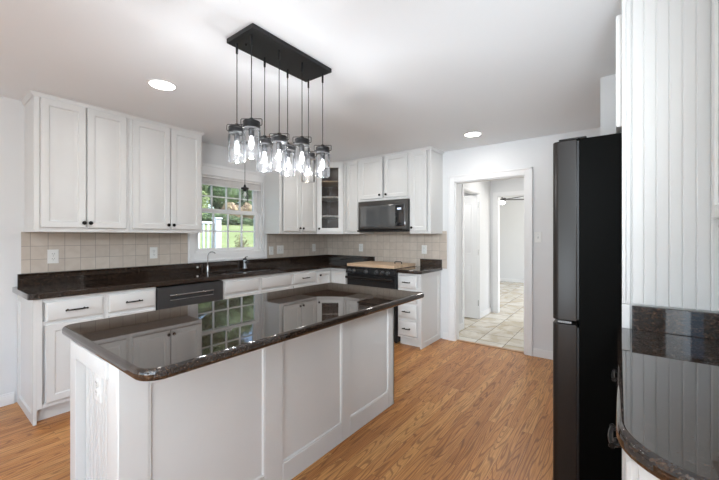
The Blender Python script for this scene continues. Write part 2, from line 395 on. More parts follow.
# tile splash on the walls
struct('trim_1', MB().box(.553, WX0 - .073, YW - .009, YW, 1.012, 1.347), M_tileA, smooth=False)
struct('trim_2', MB().box(WX1 + .073, XW - .009, YW - .009, YW, 1.012, 1.347), M_tileA, smooth=False)
struct('trim_3', MB().box(XW - .009, XW, 1.742, YW, .90, 1.379), M_tileB, smooth=False)

# baseboards
def baseb(name, x0, x1, y0, y1): 
    b = MB(); b.box(x0, x1, y0, y1, 0, .075)
    dx, dy = (x1 - x0), (y1 - y0)
    if dx > dy: b.box(x0, x1, (y0 + .004) if y1 >= YW or False else y0, y1 - (.004 if y1 < YW else 0), .075, .09)
    else: b.box(x0 + .004, x1, y0, y1, .075, .09)
    struct(name, b, M_trim, bevel=.002)
baseb('baseboard_back', XB, .515, YW - .013, YW)
baseb('baseboard_right', XW - .013, XW, .10, DY0 - .078)
baseb('baseboard_corner', XW - .013, XW, DY1 + .078 + .0, 1.795)

# kitchen doorway casing and jamb
b = MB(); cw = .078
for xx, s in ((XW - .018, 1), (XW + .1, 1)):
    b.box(xx, xx + .018, DY0 - cw, DY0, 0, DZ + cw).box(xx, xx + .018, DY1, DY1 + cw, 0, DZ + cw).box(xx, xx + .018, DY0, DY1, DZ, DZ + cw)
b.box(XW - .026, XW - .018, DY0 - cw, DY0 - cw + .018, 0, DZ + cw).box(XW - .026, XW - .018, DY1 + cw - .018, DY1 + cw, 0, DZ + cw).box(XW - .026, XW - .018, DY0 - cw, DY1 + cw, DZ + cw - .018, DZ + cw)
b.box(XW, XW + .1, DY0, DY0 + .012, 0, DZ).box(XW, XW + .1, DY1 - .012, DY1, 0, DZ).box(XW, XW + .1, DY0, DY1, DZ - .012, DZ)
d1 = struct('door_1', b, M_trim, bevel=.002); d1['label'] = 'white cased opening from kitchen into tiled hall'
struct('trim_4', MB().box(XW + .02, XW + .075, DY0, DY1, -.001, .006), plain('oak_threshold', (.42, .22, .10), .4, var=.15), bevel=.003)

# hall beyond
HY = 1.77; CX0, CX1 = 4.80, 5.485; FX = 6.10
b = MB(); b.box(XW + .1, CX0, HY, HY + .1, 0, H).box(CX1, FX, HY, HY + .1, 0, H).box(CX0, CX1, HY, HY + .1, 1.99, H)
struct('wall_hall_left', b, M_wall, smooth=False)
b = MB(); b.box(FX, FX + .1, 1.655, 4.1, 0, H).box(FX, FX + .1, -1, .72, 0, H).box(FX, FX + .1, .72, 1.655, 1.995, H)
struct('wall_hall_end', b, M_wall, smooth=False)
struct('wall_hall_right', MB().box(XW + .1, FX, .40, .50, 0, H), M_wall, smooth=False)
struct('wall_far_room', MB().box(10.5, 10.6, -1.0, 4.1, 0, H), M_wall, smooth=False)
struct('wall_far_side', MB().box(FX + .1, 10.5, 4.0, 4.1, 0, H), M_wall, smooth=False)
struct('wall_closet', MB().box(XW + .1, FX, 2.7, 2.8, 0, H), M_wall, smooth=False)
b = MB(); b.box(FX - .016, FX, 1.655, 1.655 + .07, 0, 2.06).box(FX - .016, FX, .65, .72, 0, 2.06).box(FX - .016, FX, .72, 1.655, 1.995, 2.06)
b.box(FX, FX + .1, 1.643, 1.655, 0, 1.995).box(FX, FX + .1, .72, 1.655, 1.983, 1.995)
d2 = struct('door_2', b, M_trim, bevel=.002); d2['label'] = 'white cased opening at the end of the hall'
def bb(name, *a): struct(name, MB().box(*a, 0, .09), M_trim, bevel=.004)
bb('baseboard_hall_left', XW + .118, CX0 - .06, HY - .013, HY)
bb('baseboard_hall_end', CX1 + .03, FX - .016, HY - .013, HY)
bb('baseboard_far_room', 10.487, 10.5, -1.0, 4.0)
b = MB(); b.box(CX0 - .06, CX0, HY - .014, HY, 0, 2.05).box(CX1, CX1 + .03, HY - .010, HY, 0, 2.02).box(CX0, CX1, HY - .010, HY, 1.99, 2.02)
b.box(CX0, CX0 + .012, HY, HY + .1, 0, 1.99).box(CX1 - .012, CX1, HY, HY + .1, 0, 1.99).box(CX0, CX1, HY, HY + .1, 1.978, 1.99)
struct('trim_5', b, M_trim, bevel=.002)
# open panel door, standing into the side room, hinged at its right jamb
D3 = tag(bpy.data.objects.new('door_3', None), kind='structure'); C.objects.link(D3); D3.location = (CX1 - .034, HY + .004, .012); D3.rotation_euler = (0, 0, R(90))
D3['label'] = 'white panelled door standing open off the hall'
b = MB(); b.box(0, .62, -.017, .017, 0, 1.95)
leafd = b.build('door_leaf', M_trim, D3, bevel=.002)
for x0 in (.08, .34):
    for z0, z1 in ((.2, .86), (1.0, 1.83)):
        p = MB(); p.rings(.20, z1 - z0, [(0, .0175), (.012, .021), (.02, .0175), (.03, .0178), (.045, .022)], x0=x0, z0=z0); p.build('door_panel', M_trim, leafd)
b = MB()
for z in (.2, 1.0, 1.75): b.lathe([(.006, 0), (.006, .09)], (-.004, .0, z), n=10)
b.build('hinge', M_chrome, D3)

# ------------------------------------------------------------------ hardware builders
def knob(parent, x, z, y=-.02):
    b = MB(); b.lathe([(.006, 0), (.006, -.010), (.014, -.014), (.0155, -.020), (.012, -.026), (.004, -.028)], (x, y, z), 'Y', 16)
    return b.build('knob', M_bronze, parent)
def pull(parent, x, z, y=-.02, w=.11):
    b = MB(); h = w / 2
    b.tube([(x - h, y - .026, z), (x - h * .5, y - .029, z), (x, y - .030, z), (x + h * .5, y - .029, z), (x + h, y - .026, z)], [.0045, .0055, .006, .0055, .0045], 10)
    for s in (-1, 1): b.lathe([(.007, 0), (.0045, -.006), (.0045, -.026)], (x + s * h * .78, y, z), 'Y', 10)
    for s in (-1, 1): b.lathe([(.006, -.004), (.0075, 0), (.006, .004)], (x + s * h, y - .026, z), 'X', 10)
    return b.build('handle', M_bronze, parent)
DOORP = [(0, 0), (0, -.015), (.004, -.020), (.048, -.020), (.054, -.011), (.060, -.011), (.088, -.0185)]
def door(parent, x0, x1, z0, z1, kn=None, name='door'):
    b = MB(); b.rings(x1 - x0, z1 - z0, DOORP, x0=x0, z0=z0)
    d = b.build(name, M_cab, parent)
    if kn: knob(d, kn[0], kn[1])
    return d
def drawer(parent, x0, x1, z0, z1, hw=None, hk='pull'):
    b = MB(); b.rings(x1 - x0, z1 - z0, [(0, 0), (0, -.011), (.009, -.018), (.013, -.020)], x0=x0, z0=z0)
    d = b.build('drawer', M_cab, parent)
    if hw:
        if hk == 'pull': pull(d, (x0 + x1) / 2, (z0 + z1) / 2, w=hw)
        else: knob(d, hw, (z0 + z1) / 2)
    return d
def face_frame(parent, w, z0, z1, stiles=(), rails=(), side=.035, top=.035, bot=.035):
    b = MB(); b.box(0, side, 0, .019, z0, z1).box(w - side, w, 0, .019, z0, z1).box(side, w - side, 0, .019, z1 - top, z1).box(side, w - side, 0, .019, z0, z0 + bot)
    for s in stiles: b.box(s - .022, s + .022, 0, .019, z0 + bot, z1 - top)
    for r_ in rails: b.box(side, w - side, .0005, .019, r_ - .015, r_ + .015)
    return b.build('face_frame', M_cab, parent, bevel=.001, seg=1)
def crown(parent, w, z1, left=0, right=0, depth=.3):
    b = MB(); prof = [(0, -.032), (-.006, -.032), (-.008, -.026), (-.014, -.014), (-.016, -.006), (-.022, 0), (0, 0)]
    def sweep(pts):   # pts: list of (origin xy, outward xy)
        rs = [[b.bm.verts.new((o[0] + n[0] * -y, o[1] + n[1] * -y, z1 + z)) for y, z in prof] for o, n in pts]
        for a, c in zip(rs, rs[1:]):
            for k in range(len(prof)): b.bm.faces.new((a[k], a[(k + 1) % len(prof)], c[(k + 1) % len(prof)], c[k]))
        b.bm.faces.new(rs[0]); b.bm.faces.new(rs[-1][::-1])
    pts = []
    if left: pts += [((0, depth), (-1, 0))]
    pts += [((0, 0), (-1 if left else 0, -1))]
    pts += [((w, 0), (1 if right else 0, -1))]
    if right: pts += [((w, depth), (1, 0))]
    sweep(pts); return b.build('crown_molding', M_cab, parent)

def upper(label, x, y, rz, w, dep, z0, z1, doors, knobs, stiles=(), crl=0, crr=0, dz0=.033, dz1=.034):
    t = thing('wall_cabinet', label, 'cabinet', (x, y, z0), rz)
    h = z1 - z0
    MB().box(0, w, .019, dep, 0, h).build('carcass', M_cab, t, bevel=.0015)
    face_frame(t, w, 0, h, stiles)
    for (a, c), kx in zip(doors, knobs): door(t, a, c, dz0, h - dz1, (kx, dz0 + .042) if kx else None)
    crown(t, w, h, crl, crr, dep)
    return t
UZ = 1.344; UY = 3.468; UD = YW - UY - .001; UT = H - .001
G = .0008
upper('white wall cabinet with two raised-panel doors nearest the bare left wall', .572, UY, 0, .623 - G, UD, UZ, UT, [(.036, .312), (.320, .600)], [.296, .338], crl=1, stiles=(.316,))
upper('white wall cabinet with two raised-panel doors just left of the sink window', 1.195, UY, 0, .668, UD, UZ, UT, [(.023, .343), (.351, .650)], [.323, .371], crr=1, stiles=(.347,))
upper('white wall cabinet with two doors just right of the sink window', 2.888, UY, 0, .677 - G, UD, UZ, UT, [(.057, .345), (.372, .655)], [.330, .388], crl=1, stiles=(.358,))
# corner cabinet with glass door
P0, P1 = Vector((3.565, UY)), Vector((3.797, 3.155)); dv = P1 - P0; cwid = dv.length; cang = math.degrees(math.atan2(dv.y, dv.x))
t = thing('corner_cabinet', 'white corner wall cabinet with a glass door over shelves', 'cabinet', (P0.x, P0.y, UZ), cang)
inv = Matrix.Rotation(R(-cang), 3, 'Z')
def loc2(x, y): v = inv @ Vector((x - P0.x, y - P0.y, 0)); return (v.x, v.y)
h = UT - UZ
fp = [loc2(*p) for p in ((3.566, UY + .002), (3.797 - .0, 3.156), (XW - .012, 3.156), (XW - .012, YW - .012), (3.566, YW - .012))]
b = MB(); 
def shrink(poly, d):
    cx = sum(p[0] for p in poly) / len(poly); cy = sum(p[1] for p in poly) / len(poly)
    return [(cx + (p[0] - cx) * (1 - d), cy + (p[1] - cy) * (1 - d)) for p in poly]
b.prism(fp, 0, .019).prism(fp, h - .019, h)
def panel_between(b, p, q, th, z0, z1):
    p, q = Vector(p), Vector(q); d = (q - p).normalized(); n = Vector((-d.y, d.x)) * th
    b.prism([tuple(p), tuple(q), tuple(q + n), tuple(p + n)], z0, z1)
for i in (1, 2, 3, 4): panel_between(b, fp[i], fp[(i + 1) % 5], .016, .019, h - .019)
b.build('carcass', M_cabin, t, smooth=False)
b = MB(); b.box(.002, .03, -.002, .019, 0, h).box(cwid - .03, cwid - .002, -.002, .019, 0, h).box(.03, cwid - .03, -.002, .019, 0, .033).box(.03, cwid - .03, -.002, .019, h - .034, h)
b.build('face_frame', M_cab, t, bevel=.001)
crown(t, cwid, h)
for zz, mm in ((1.612, M_cab), (1.887, M_cab), (2.115, M_maple)):
    sh = [loc2(*p) for p in ((3.60, 3.475), (3.815, 3.18), (XW - .035, 3.18), (XW - .035, YW - .035), (3.60, YW - .035))]
    MB().prism(sh, zz - UZ - .016, zz - UZ).build('shelf', mm, t, bevel=.001)
x0, x1, z0, z1 = .020, cwid - .020, .030, h - .034
b = MB(); hollow_frame(b, x0, x1, z0, z1, .055, -.022, -.002, tb=.055, tt=.06); dd = b.build('door', M_cab, t, bevel=.003)
knob(dd, x0 + .022, z0 + .045, -.022)
pn = MB().box(x0 + .05, x1 - .05, -.010, -.007, z0 + .05, z1 - .055).build('glass_pane', M_pane, dd, smooth=False)
b = MB(); rr = random.Random(3)   # etched sprig of leaves
cx_, zb, zt = (x0 + x1) / 2, z0 + .12, z0 + .66
b.tube([(cx_ + .012 * math.sin(k), -.0115, zb + (zt - zb) * k / 12) for k in range(13)], .0016, 6)
for k in range(34):
    f = rr.random(); z = zb + (zt - zb) * f; sgn = rr.choice((-1, 1)); ln = .012 + rr.random() * .012; off = sgn * (.008 + rr.random() * (.06 * math.sin(PI * min(1, f * .9 + .1)) + .01)); a = rr.random() * PI
    vs = [b.bm.verts.new((cx_ + off + ln * math.cos(a + q) * sx, -.0125, z + ln * math.sin(a + q) * sx)) for q, sx in ((0, 1), (1.3, .4), (PI, 1), (PI + 1.3, .4))]
    b.bm.faces.new(vs)
b.build('etched_leaves', M_etch, pn, smooth=False)

# range wall uppers (facing -X): local x runs towards -Y
UX = 3.797; UDX = XW - UX - .001
upper('narrow white one-door wall cabinet between corner cabinet and microwave', UX, 3.155 - G, -90, .285 - 2 * G, UDX, UZ, UT, [(.070, .258)], [None])
upper('short white two-door wall cabinet above the microwave', UX, 2.87, -90, .785, UDX, 1.786, UT, [(.026, .388), (.42, .762)], [.352, .452], dz0=.029)
upper('tall white one-door wall cabinet right of the microwave', UX, 2.085 - G, -90, .285, UDX, UZ, UT, [(.019, .237)], [.042], crr=1)

# microwave
t = thing('microwave', 'black stainless microwave mounted under the short wall cabinet above the range', 'microwave', (3.75, 2.857, 1.376), -90)
W_ = .768; mh = .404
b = MB().box(0, W_, .03, XW - 3.75 - .012, 0, mh); b.build('body', M_black, t, bevel=.003)
b = MB().box(0, W_, 0, .03, .022, mh - .002); fr_ = b.build('front_frame', M_mwsteel, t, bevel=.004)
MB().rings(.70, .285, [(0, -.001), (.004, -.004), (.01, -.005)], x0=.035, z0=.055).build('door_glass', M_mwglass, t)
MB().box(.03, .70, .0, .004, .28, .283).build('seam', M_black, t)
b = MB(); b.rings(.13, .27, [(0, -.0052), (.003, -.0065)], x0=.59, z0=.062); cp = b.build('control_panel', M_blackglass, t)
MB().box(.625, .68, -.0078, -.0066, .27, .295).build('display', M_lcd, cp)
b = MB().tube([(.025, -.012, .028), (.38, -.012, .028), (.70, -.012, .028)], .008, 8); b.build('grip_bar', M_blacksteel, t)
b = MB().box(-.012, W_ + .0, -.01, .22, -.006, .018); b.build('vent_grille', M_black, t, bevel=.003)

# ------------------------------------------------------------------ base cabinets
BF = 3.225; BT = .873; BD = YW - BF - .001
def base(label, x, y, rz, w, dep, drawers=(), doors=(), stiles=(), rails=(), knobs=(), name='base_cabinet', kick=(0, 0)):
    t = thing(name, label, 'cabinet', (x, y, 0), rz)
    MB().box(0, w, .019, dep, .10, BT).build('carcass', M_cab, t, bevel=.0015)
    face_frame(t, w, .10, BT, stiles, rails, side=.03, top=.03, bot=.03)
    MB().box(kick[0], w - kick[1], .06, .075, 0, .10).build('toe_kick', M_cab, t)
    for a, c, z0, z1, hw in drawers: drawer(t, a, c, z0, z1, hw)
    for (a, c, z0, z1), kx in zip(doors, knobs): door(t, a, c, z0, z1, kx)
    return t
def end_panel(parent, side_x, d0, d1, sgn):
    """framed end panel down to the floor; sgn -1 = outer face towards local -x"""
    th = .018; M = Matrix(((0, sgn * -1, 0, side_x), (1, 0, 0, d0), (0, 0, 1, 0), (0, 0, 0, 1)))
    # local panel x -> parent y ; panel -y (outward) -> parent sgn*x
    b = MB(); b.rings(d1 - d0, BT, [(0, 0), (0, -th), (.001, -th), (.062, -th), (.066, -th + .011), (.08, -th + .011)], M=M)
    return b.build('end_panel', M_cab, parent)
XL = .548
tH = base('white base cabinet at the left end of the sink run, drawer over door', XL, BF, 0, .402 - G, BD,
     drawers=[(.044, .383, .705, .845, .125)], doors=[(.044, .383, .135, .685)], rails=(.695,), knobs=[(.36, .60)], kick=(.0, 0))
end_panel(tH, 0, .0, BD, -1)
base('white base cabinet between the left end unit and dishwasher, drawer over door', .95, BF, 0, .368 - G, BD,
     drawers=[(.016, .356, .705, .845, .115)], doors=[(.016, .356, .135, .685)], rails=(.695,), knobs=[(.045, .60)])
base('white sink base cabinet with two false drawer fronts under the window', 1.945, BF, 0, .93 - G, .02 + .02,
     drawers=[(.02, .436, .715, .845, None), (.474, .905, .715, .845, None)], doors=[(.02, .436, .135, .695), (.474, .905, .135, .695)], stiles=(.455,), rails=(.705,), knobs=[(.41, .62), (.50, .62)])
base('white base cabinet with one drawer pull between sink base and corner', 2.875, BF, 0, .44 - G, BD,
     drawers=[(.02, .405, .715, .845, .11)], doors=[(.02, .405, .135, .695)], rails=(.705,), knobs=[(.05, .62)])
# corner base: L-shaped folding door
t = thing('corner_base_cabinet', 'white corner base cabinet with a folding two-leaf door and one knob', 'cabinet', (3.315, BF, 0))
RX = 3.60 - 3.315     # inner corner in local x
yb = BD
poly = [(0, .019), (RX + .019, .019), (RX + .019, 2.915 - BF), (XW - 3.315 - .012, 2.915 - BF), (XW - 3.315 - .012, yb - .01), (0, yb - .01)]
MB().prism(poly, .10, BT).build('carcass', M_cab, t, smooth=False)
b = MB(); b.box(0, RX, 0, .019, BT - .03, BT).box(0, .012, 0, .019, .1, BT - .03).box(0, RX, 0, .019, .10, .13)
b.box(RX, RX + .019, 2.915 - BF, .0, BT - .03, BT).box(RX, RX + .019, 2.915 - BF, 2.93 - BF, .10, BT - .03).box(RX, RX + .019, 2.915 - BF, 0, .1, .13)
b.build('face_frame', M_cab, t, bevel=.001)
MB().box(0, RX + .07, .06, .075, 0, .1).box(RX + .06, RX + .075, 2.915 - BF, .06, 0, .1).build('toe_kick', M_cab, t)
door(t, .014, RX - .022, .135, .835, (.04, .79))
b = MB(); M = Matrix.Translation((RX, -.022, 0)) @ Matrix.Rotation(R(-90), 4, 'Z'); b.rings(.262, .70, DOORP, M=M, z0=.135); b.build('door', M_cab, t)

# drawer bank right of range (faces -X)
tR = thing('drawer_cabinet', 'white four-drawer base cabinet right of the range', 'cabinet', (3.60, 2.137, 0), -90)
wR = .295; dR = XW - 3.60 - .012
MB().box(0, wR, .019, dR, .10, BT).build('carcass', M_cab, tR, bevel=.0015)
face_frame(tR, wR, .10, BT, rails=(.68, .507, .323), side=.02, top=.025, bot=.02)
MB().box(0, wR, .06, .075, 0, .10).build('toe_kick', M_cab, tR)
for z0, z1 in ((.692, .84), (.518, .668), (.340, .497), (.128, .306)): drawer(tR, .012, .258, z0, z1, .095)
end_panel(tR, wR, 0, dR, 1)

# dishwasher
t = thing('dishwasher', 'slate grey dishwasher with pocket handle left of the sink base', 'dishwasher', (1.323, BF - .02, 0))
W_ = .616
MB().box(.004, W_ - .004, .03, .56, .02, .86).build('tub', M_black, t)
b = MB(); hx0, hx1, hz0, hz1 = .105, .515, .738, .782
b.box(0, W_, -.005, .03, .11, hz0).box(0, W_, -.005, .03, hz1, .858).box(0, hx0, -.005, .03, hz0, hz1).box(hx1, W_, -.005, .03, hz0, hz1).box(hx0, hx1, .022, .03, hz0, hz1)
dp = b.build('door', M_slate, t, smooth=False)
b = MB().box(hx0 - .002, hx1 + .002, -.009, .004, hz1 - .008, hz1 + .002); b.build('handle_lip', tag(M_chrome) if 0 else M_chrome, dp, bevel=.002)
MB().box(hx0, hx1, -.006, .004, hz0 - .003, hz0 + .001).build('handle_edge', M_steel, dp)
MB().box(.01, W_ - .01, .05, .06, 0, .105).build('toe_kick', M_black, t)

# range
t = thing('range', 'black range with front knobs and oven door, covered by a wooden board', 'range', (3.56, 2.900, 0), -90)
W_ = .755; rd = XW - 3.56 - .034
MB().box(0, W_, .03, rd, .02, .90).build('body', M_black, t, bevel=.003)
MB().box(-.0, W_, .0, rd, .90, .918).build('cooktop', M_blackglass, t, bevel=.003)
b = MB(); M = Matrix(); 
vs = [(-.0, 0, .90), (-.0, -.018, .885), (-.0, -.028, .828), (-.0, .03, .828), (-.0, .03, .90)]
r0 = [b.bm.verts.new((0, y, z)) for _, y, z in vs]; r1 = [b.bm.verts.new((W_, y, z)) for _, y, z in vs]
for k in range(5): b.bm.faces.new((r0[k], r0[(k + 1) % 5], r1[(k + 1) % 5], r1[k]))
b.bm.faces.new(r0[::-1]); b.bm.faces.new(r1)
cpn = b.build('control_panel', M_black, t, bevel=.002)
for kx in (.06, .135, .33, .49, .585, .66):
    b = MB(); b.lathe([(.029, -.015), (.028, -.030), (.022, -.036), (.020, -.052), (.016, -.056)], (kx, 0, .858), 'Y', 20); b.box(kx - .003, kx + .003, -.060, -.03, .840, .876)
    b.build('control_knob', M_slate, cpn)
b = MB().box(.006, W_ - .006, -.005, .03, .20, .822); od = b.build('oven_door', M_black, t, bevel=.004)
MB().rings(.50, .30, [(0, -.005), (.004, -.008)], x0=.125, z0=.36).build('oven_window', M_blackglass, od)
b = MB().tube([(.02, -.05, .775), (.38, -.053, .775), (W_ - .02, -.05, .775)], .015, 14)
for hx in (.06, W_ - .06): b.box(hx - .012, hx + .012, -.05, -.003, .766, .784)
b.build('oven_handle', M_blacksteel, od)
MB().box(.006, W_ - .006, -.004, .03, .045, .19).build('storage_drawer', M_black, t, bevel=.004)
for lx in (.04, W_ - .04):
    for ly in (.08, rd - .05): MB().lathe([(.018, 0), (.014, .02)], (lx, ly, 0), n=12).build('levelling_foot', M_black, t)

# ------------------------------------------------------------------ countertops
def counter(name, label, poly, z0, z1, holes=(), bev=.013):
    t = thing(name, label, 'countertop', (0, 0, z0))
    s = MB().prism(poly, 0, z1 - z0, holes).build('slab', M_granite, t, bevel=bev, seg=4)
    return t
CT0, CT1 = .874, .914
SX0, SX1, SY0, SY1 = 1.99, 2.86, 3.285, 3.66
hole = round_poly([(SX0, SY0), (SX1, SY0), (SX1, SY1), (SX0, SY1)], .05)
polyA = round_poly([(.515, YW - .001), (.500, YW - .03), (.500, 3.195), (3.55, 3.195), (3.55, 2.906), (XW - .001 , 2.906), (XW - .001, YW - .001)], [0, 0, .03, .02, .01, 0, 0])
tA = counter('countertop', 'long dark granite countertop of the sink run turning the corner to the range', polyA, CT0, CT1, [hole])
sz = CT1 - CT0
b = MB().box(.53, XW - .010, YW - .029, YW - .0095, sz + .0002, .098 + sz - .0).box(XW - .029, XW - .0095, 2.845, YW - .029, sz + .0002, .098 + sz); b.build('backsplash', M_granite, tA, bevel=.002)
polyB = round_poly([(3.55, 2.139), (3.55, 1.80), (XW - .001, 1.80), (XW - .001, 2.139)], [.01, .02, 0, 0])
tB = counter('countertop', 'short dark granite countertop on the drawer cabinet right of the range', polyB, CT0, CT1)
MB().box(XW - .029, XW - .0095, 1.803, 2.105, sz + .0002, sz + .098).build('backsplash', M_granite, tB, bevel=.002)

# sink (undermount double bowl)
t = thing('sink', 'stainless steel undermount double bowl sink below the window', 'sink', ((SX0 + SX1) / 2, (SY0 + SY1) / 2, CT0 - .20))
hw_, hd_ = (SX1 - SX0) / 2, (SY1 - SY0) / 2
b = MB()
for xa, xb in ((-hw_ + .002, .08), (.10, hw_ - .002)):
    ya, yb_ = -hd_ + .002, hd_ - .002
    b.box(xa, xb, ya, yb_, 0, .003); b.box(xa, xa + .003, ya, yb_, 0, .198).box(xb - .003, xb, ya, yb_, 0, .198).box(xa, xb, ya, ya + .003, 0, .198).box(xa, xb, yb_ - .003, yb_, 0, .198)
b.box(.08, .10, -hd_ + .002, hd_ - .002, .17, .185); bowl = b.build('bowl', M_steel, t, bevel=.001)
for xc in (-.18, .26): MB().lathe([(.04, .003), (.042, .006), (.02, .005)], (xc, 0, 0)).build('drain', M_chrome, t)

# gooseneck tap
t = thing('water_tap', 'slim nickel gooseneck tap at the left of the sink', 'tap', (2.062, 3.712, CT1))
b = MB().lathe([(.020, 0), (.020, .004), (.012, .007), (.011, .055), (.008, .065), (.006, .07)]); b.build('tap_body', M_chrome, t)
pts = [(0, 0, .06), (0, 0, .17)] + [(.045 * (1 - math.cos(a)) * .8, -.045 * (1 - math.cos(a)) * .6, .17 + .05 * math.sin(a)) for a in [PI * k / 14 for k in range(1, 12)]]
MB().tube(pts, .0052, 10).build('spout', M_chrome, t)
MB().tube([(0, 0, .045), (-.02, -.012, .05)], .004, 8).build('lever', M_chrome, t)
# main faucet
t = thing('faucet', 'short steel faucet with a black lever at the right of the sink', 'faucet', (2.545, 3.712, CT1))
MB().lathe([(.027, 0), (.027, .006), (.021, .010), (.020, .085), (.022, .10), (.018, .112)]).build('faucet_body', M_steel, t)
MB().tube([(0, -.01, .07), (-.02, -.08, .085), (-.035, -.14, .082)], [.013, .014, .015], 12).build('spout', M_black, t)
b = MB().lathe([(.024, .105), (.025, .118), (.012, .124)]); b.tube([(0, 0, .12), (.01, .004, .135), (.045, .01, .142)], [.007, .006, .004], 8); b.build('lever', M_black, t)
t = thing('push_button', 'small white button on the granite splash left of the gooseneck tap', 'button', (1.97, YW - .029, .965))
b = MB().lathe([(.011, 0), (.011, -.004), (.009, -.010), (.003, -.011)], (0, 0, 0), 'Y', 16); b.build('cap_body', M_plastic, t)

# cutting board over range
t = thing('stove_board', 'light maple board covering the top of the black range', 'board', (3.56, 2.152, .9185))
MB().box(-.02, .52, .0, .735, .012, .034).build('board_top', M_board, t, bevel=.002)
b = MB().box(-.018, .0, .004, .731, .0, .012).box(.50, .518, .004, .731, .0, .012).box(0, .50, .004, .02, 0, .012).box(0, .5, .715, .731, 0, .012); b.build('rim', M_board, t, bevel=.001)
b = MB().tube([(.30, .085, .034), (.30, .085, .055), (.30, .10, .062), (.30, .17, .062), (.30, .185, .055), (.30, .185, .034)], .006, 8); b.build('handle', M_black, t)

# ------------------------------------------------------------------ wall plates
def outlet(label, loc, rz, kind='duplex', gangs=1, group=None, name='electrical_outlet', parent=None):
    t = thing(name, label, 'light switch' if kind == 'switch' else 'outlet', loc, rz, group) if parent is None else None
    if parent is not None:
        t = bpy.data.objects.new(name, None); C.objects.link(t); t.parent = parent; t.location = loc; t.rotation_euler = (0, 0, R(rz)); t['label'] = label
    w2 = .036 + .023 * (gangs - 1)
    b = MB(); b.rings(w2 * 2, .116, [(0, 0), (0, -.003), (.004, -.006), (.006, -.006)], x0=-w2, z0=-.058); pl = b.build('cover_plate', M_plastic, t)
    for g in range(gangs):
        gx = (g - (gangs - 1) / 2) * .046
        if kind == 'duplex':
            for s in (-1, 1):
                b = MB().lathe([(.017, -.006), (.0165, -.0085), (.016, -.0088)], (gx, 0, s * .02), 'Y', 18); rc = b.build('receptacle', M_plastic, t)
                MB().box(gx - .008, gx - .0055, -.0092, -.0085, s * .02 - .002, s * .02 + .007).box(gx + .0055, gx + .008, -.0092, -.0085, s * .02 - .002, s * .02 + .006).box(gx - .002, gx + .002, -.0092, -.0085, s * .02 - .011, s * .02 - .007).build('slots', M_slot, rc)
        else:
            MB().box(gx - .005, gx + .005, -.0062, -.0058, -.012, .012).build('switch_slot', M_slot if 0 else M_gasket, t)
            MB().box(gx - .004, gx + .004, -.016, -.006, .0, .009).build('toggle', M_plastic, t, bevel=.001)
        MB().lathe([(.003, -.006), (.003, -.0072)], (gx, 0, 0 if kind == 'duplex' else .032), 'Y', 8).build('screw', M_gasket, t)
    return t
def onwall(px, py, Y=None, X=None):
    a = R(YAW); u = (px - 359.5) / 343; rx = math.cos(a) + u * math.sin(a); ry = math.sin(a) - u * math.cos(a)
    tt = Y / ry if Y is not None else X / rx
    return (rx * tt, ry * tt, CAM_H + (236.3 - py) * tt / 343)
yT = YW - .0092; xT = XW - .0092
outlet('white double-socket outlet on tile under the left end wall cabinet', (.745, yT, 1.142), 0)
outlet('white double-socket outlet on tile just left of the sink window', (1.525, yT, 1.142), 0)
outlet('white single switch plate on tile nearest the right edge of the window', (3.01, yT, 1.115), 0, 'switch', name='light_switch')
outlet('white double switch plate on tile under the cabinet right of the window', (3.165, yT, 1.125), 0, 'switch', 2, name='light_switch')
outlet('white outlet on tile under the glass-door corner cabinet', (3.83, yT, 1.135), 0)
outlet('white outlet on tile left of the range under the narrow cabinet', (xT, 2.855 + .245, 1.14), -90)
outlet('white outlet on tile above the short countertop right of the range', (xT, 2.055, 1.135), -90)
outlet('white switch plate on the painted wall right of the doorway', (XW - .0002, .700, 1.30), -90, 'switch', name='light_switch')

# ------------------------------------------------------------------ island
IX0, IX1, IY0, IY1 = .4325, 2.337, 1.149, 2.097
IZ1 = .893; IZ0 = .853
bx0, bx1, by0, by1 = .451, 2.307, 1.4056, 1.992
t = thing('kitchen_island', 'white panelled kitchen island base with beadboard end in the middle of the floor', 'island', (bx0, by0, 0))
LX, LY = bx1 - bx0, by1 - by0; hI = IZ0 - .0005
MB().box(.052, LX - .012, .012, LY - .02, .0, hI).build('body', M_cab, t)
# front: stiles, rails
b = MB(); b.box(.0, .141, 0, .012, 0, hI); 
SX = [(.0, .10), (.628, .742), (1.226, 1.307), (LX - .075, LX)]
b = MB()
for a, c in SX: b.box(a, c, 0, .012, 0, hI)
for (a, c), (a2, c2) in zip(SX, SX[1:]): b.box(c, a2, 0, .012, 0, .115).box(c, a2, 0, .012, hI - .09, hI)
ff = b.build('front_frame', M_cab, t, bevel=.002, seg=1)
b = MB()
for (a, c), (a2, c2) in zip(SX, SX[1:]): 
    M = Matrix(); b.rings(a2 - c, hI - .205, [(0, .0121), (0, .002), (.007, .002), (.013, .009)], x0=c, z0=.115)
b.build('recessed_panel', M_cab, t)
# left end: posts, rail, beadboard
for ya, yb in ((0, .093), (LY - .078, LY)): MB().box(0, .0515, ya + (.0125 if ya == 0 else 0), yb, 0, hI).build('corner_post', M_cab, t, bevel=.002)
b = MB(); n = 11; y0, y1 = .093, LY - .078; p_ = (y1 - y0) / n
for k in range(n): b.rings(p_, hI - .001, [(0, 0), (.002, -.001), (.0065, -.014)], M=Matrix(((0, 1, 0, .050), (1, 0, 0, y0 + k * p_), (0, 0, 1, 0), (0, 0, 0, 1))))
b.build('beadboard_panel', M_cab, t, smooth=False)
MB().box(-.012, .0355, .088, LY - .074, hI - .068, hI - .001).build('end_rail', M_cab, t, bevel=.002)
MB().box(.004, .0355, .0935, LY - .0785, 0, .10).build('bottom_rail', M_cab, t, bevel=.002)
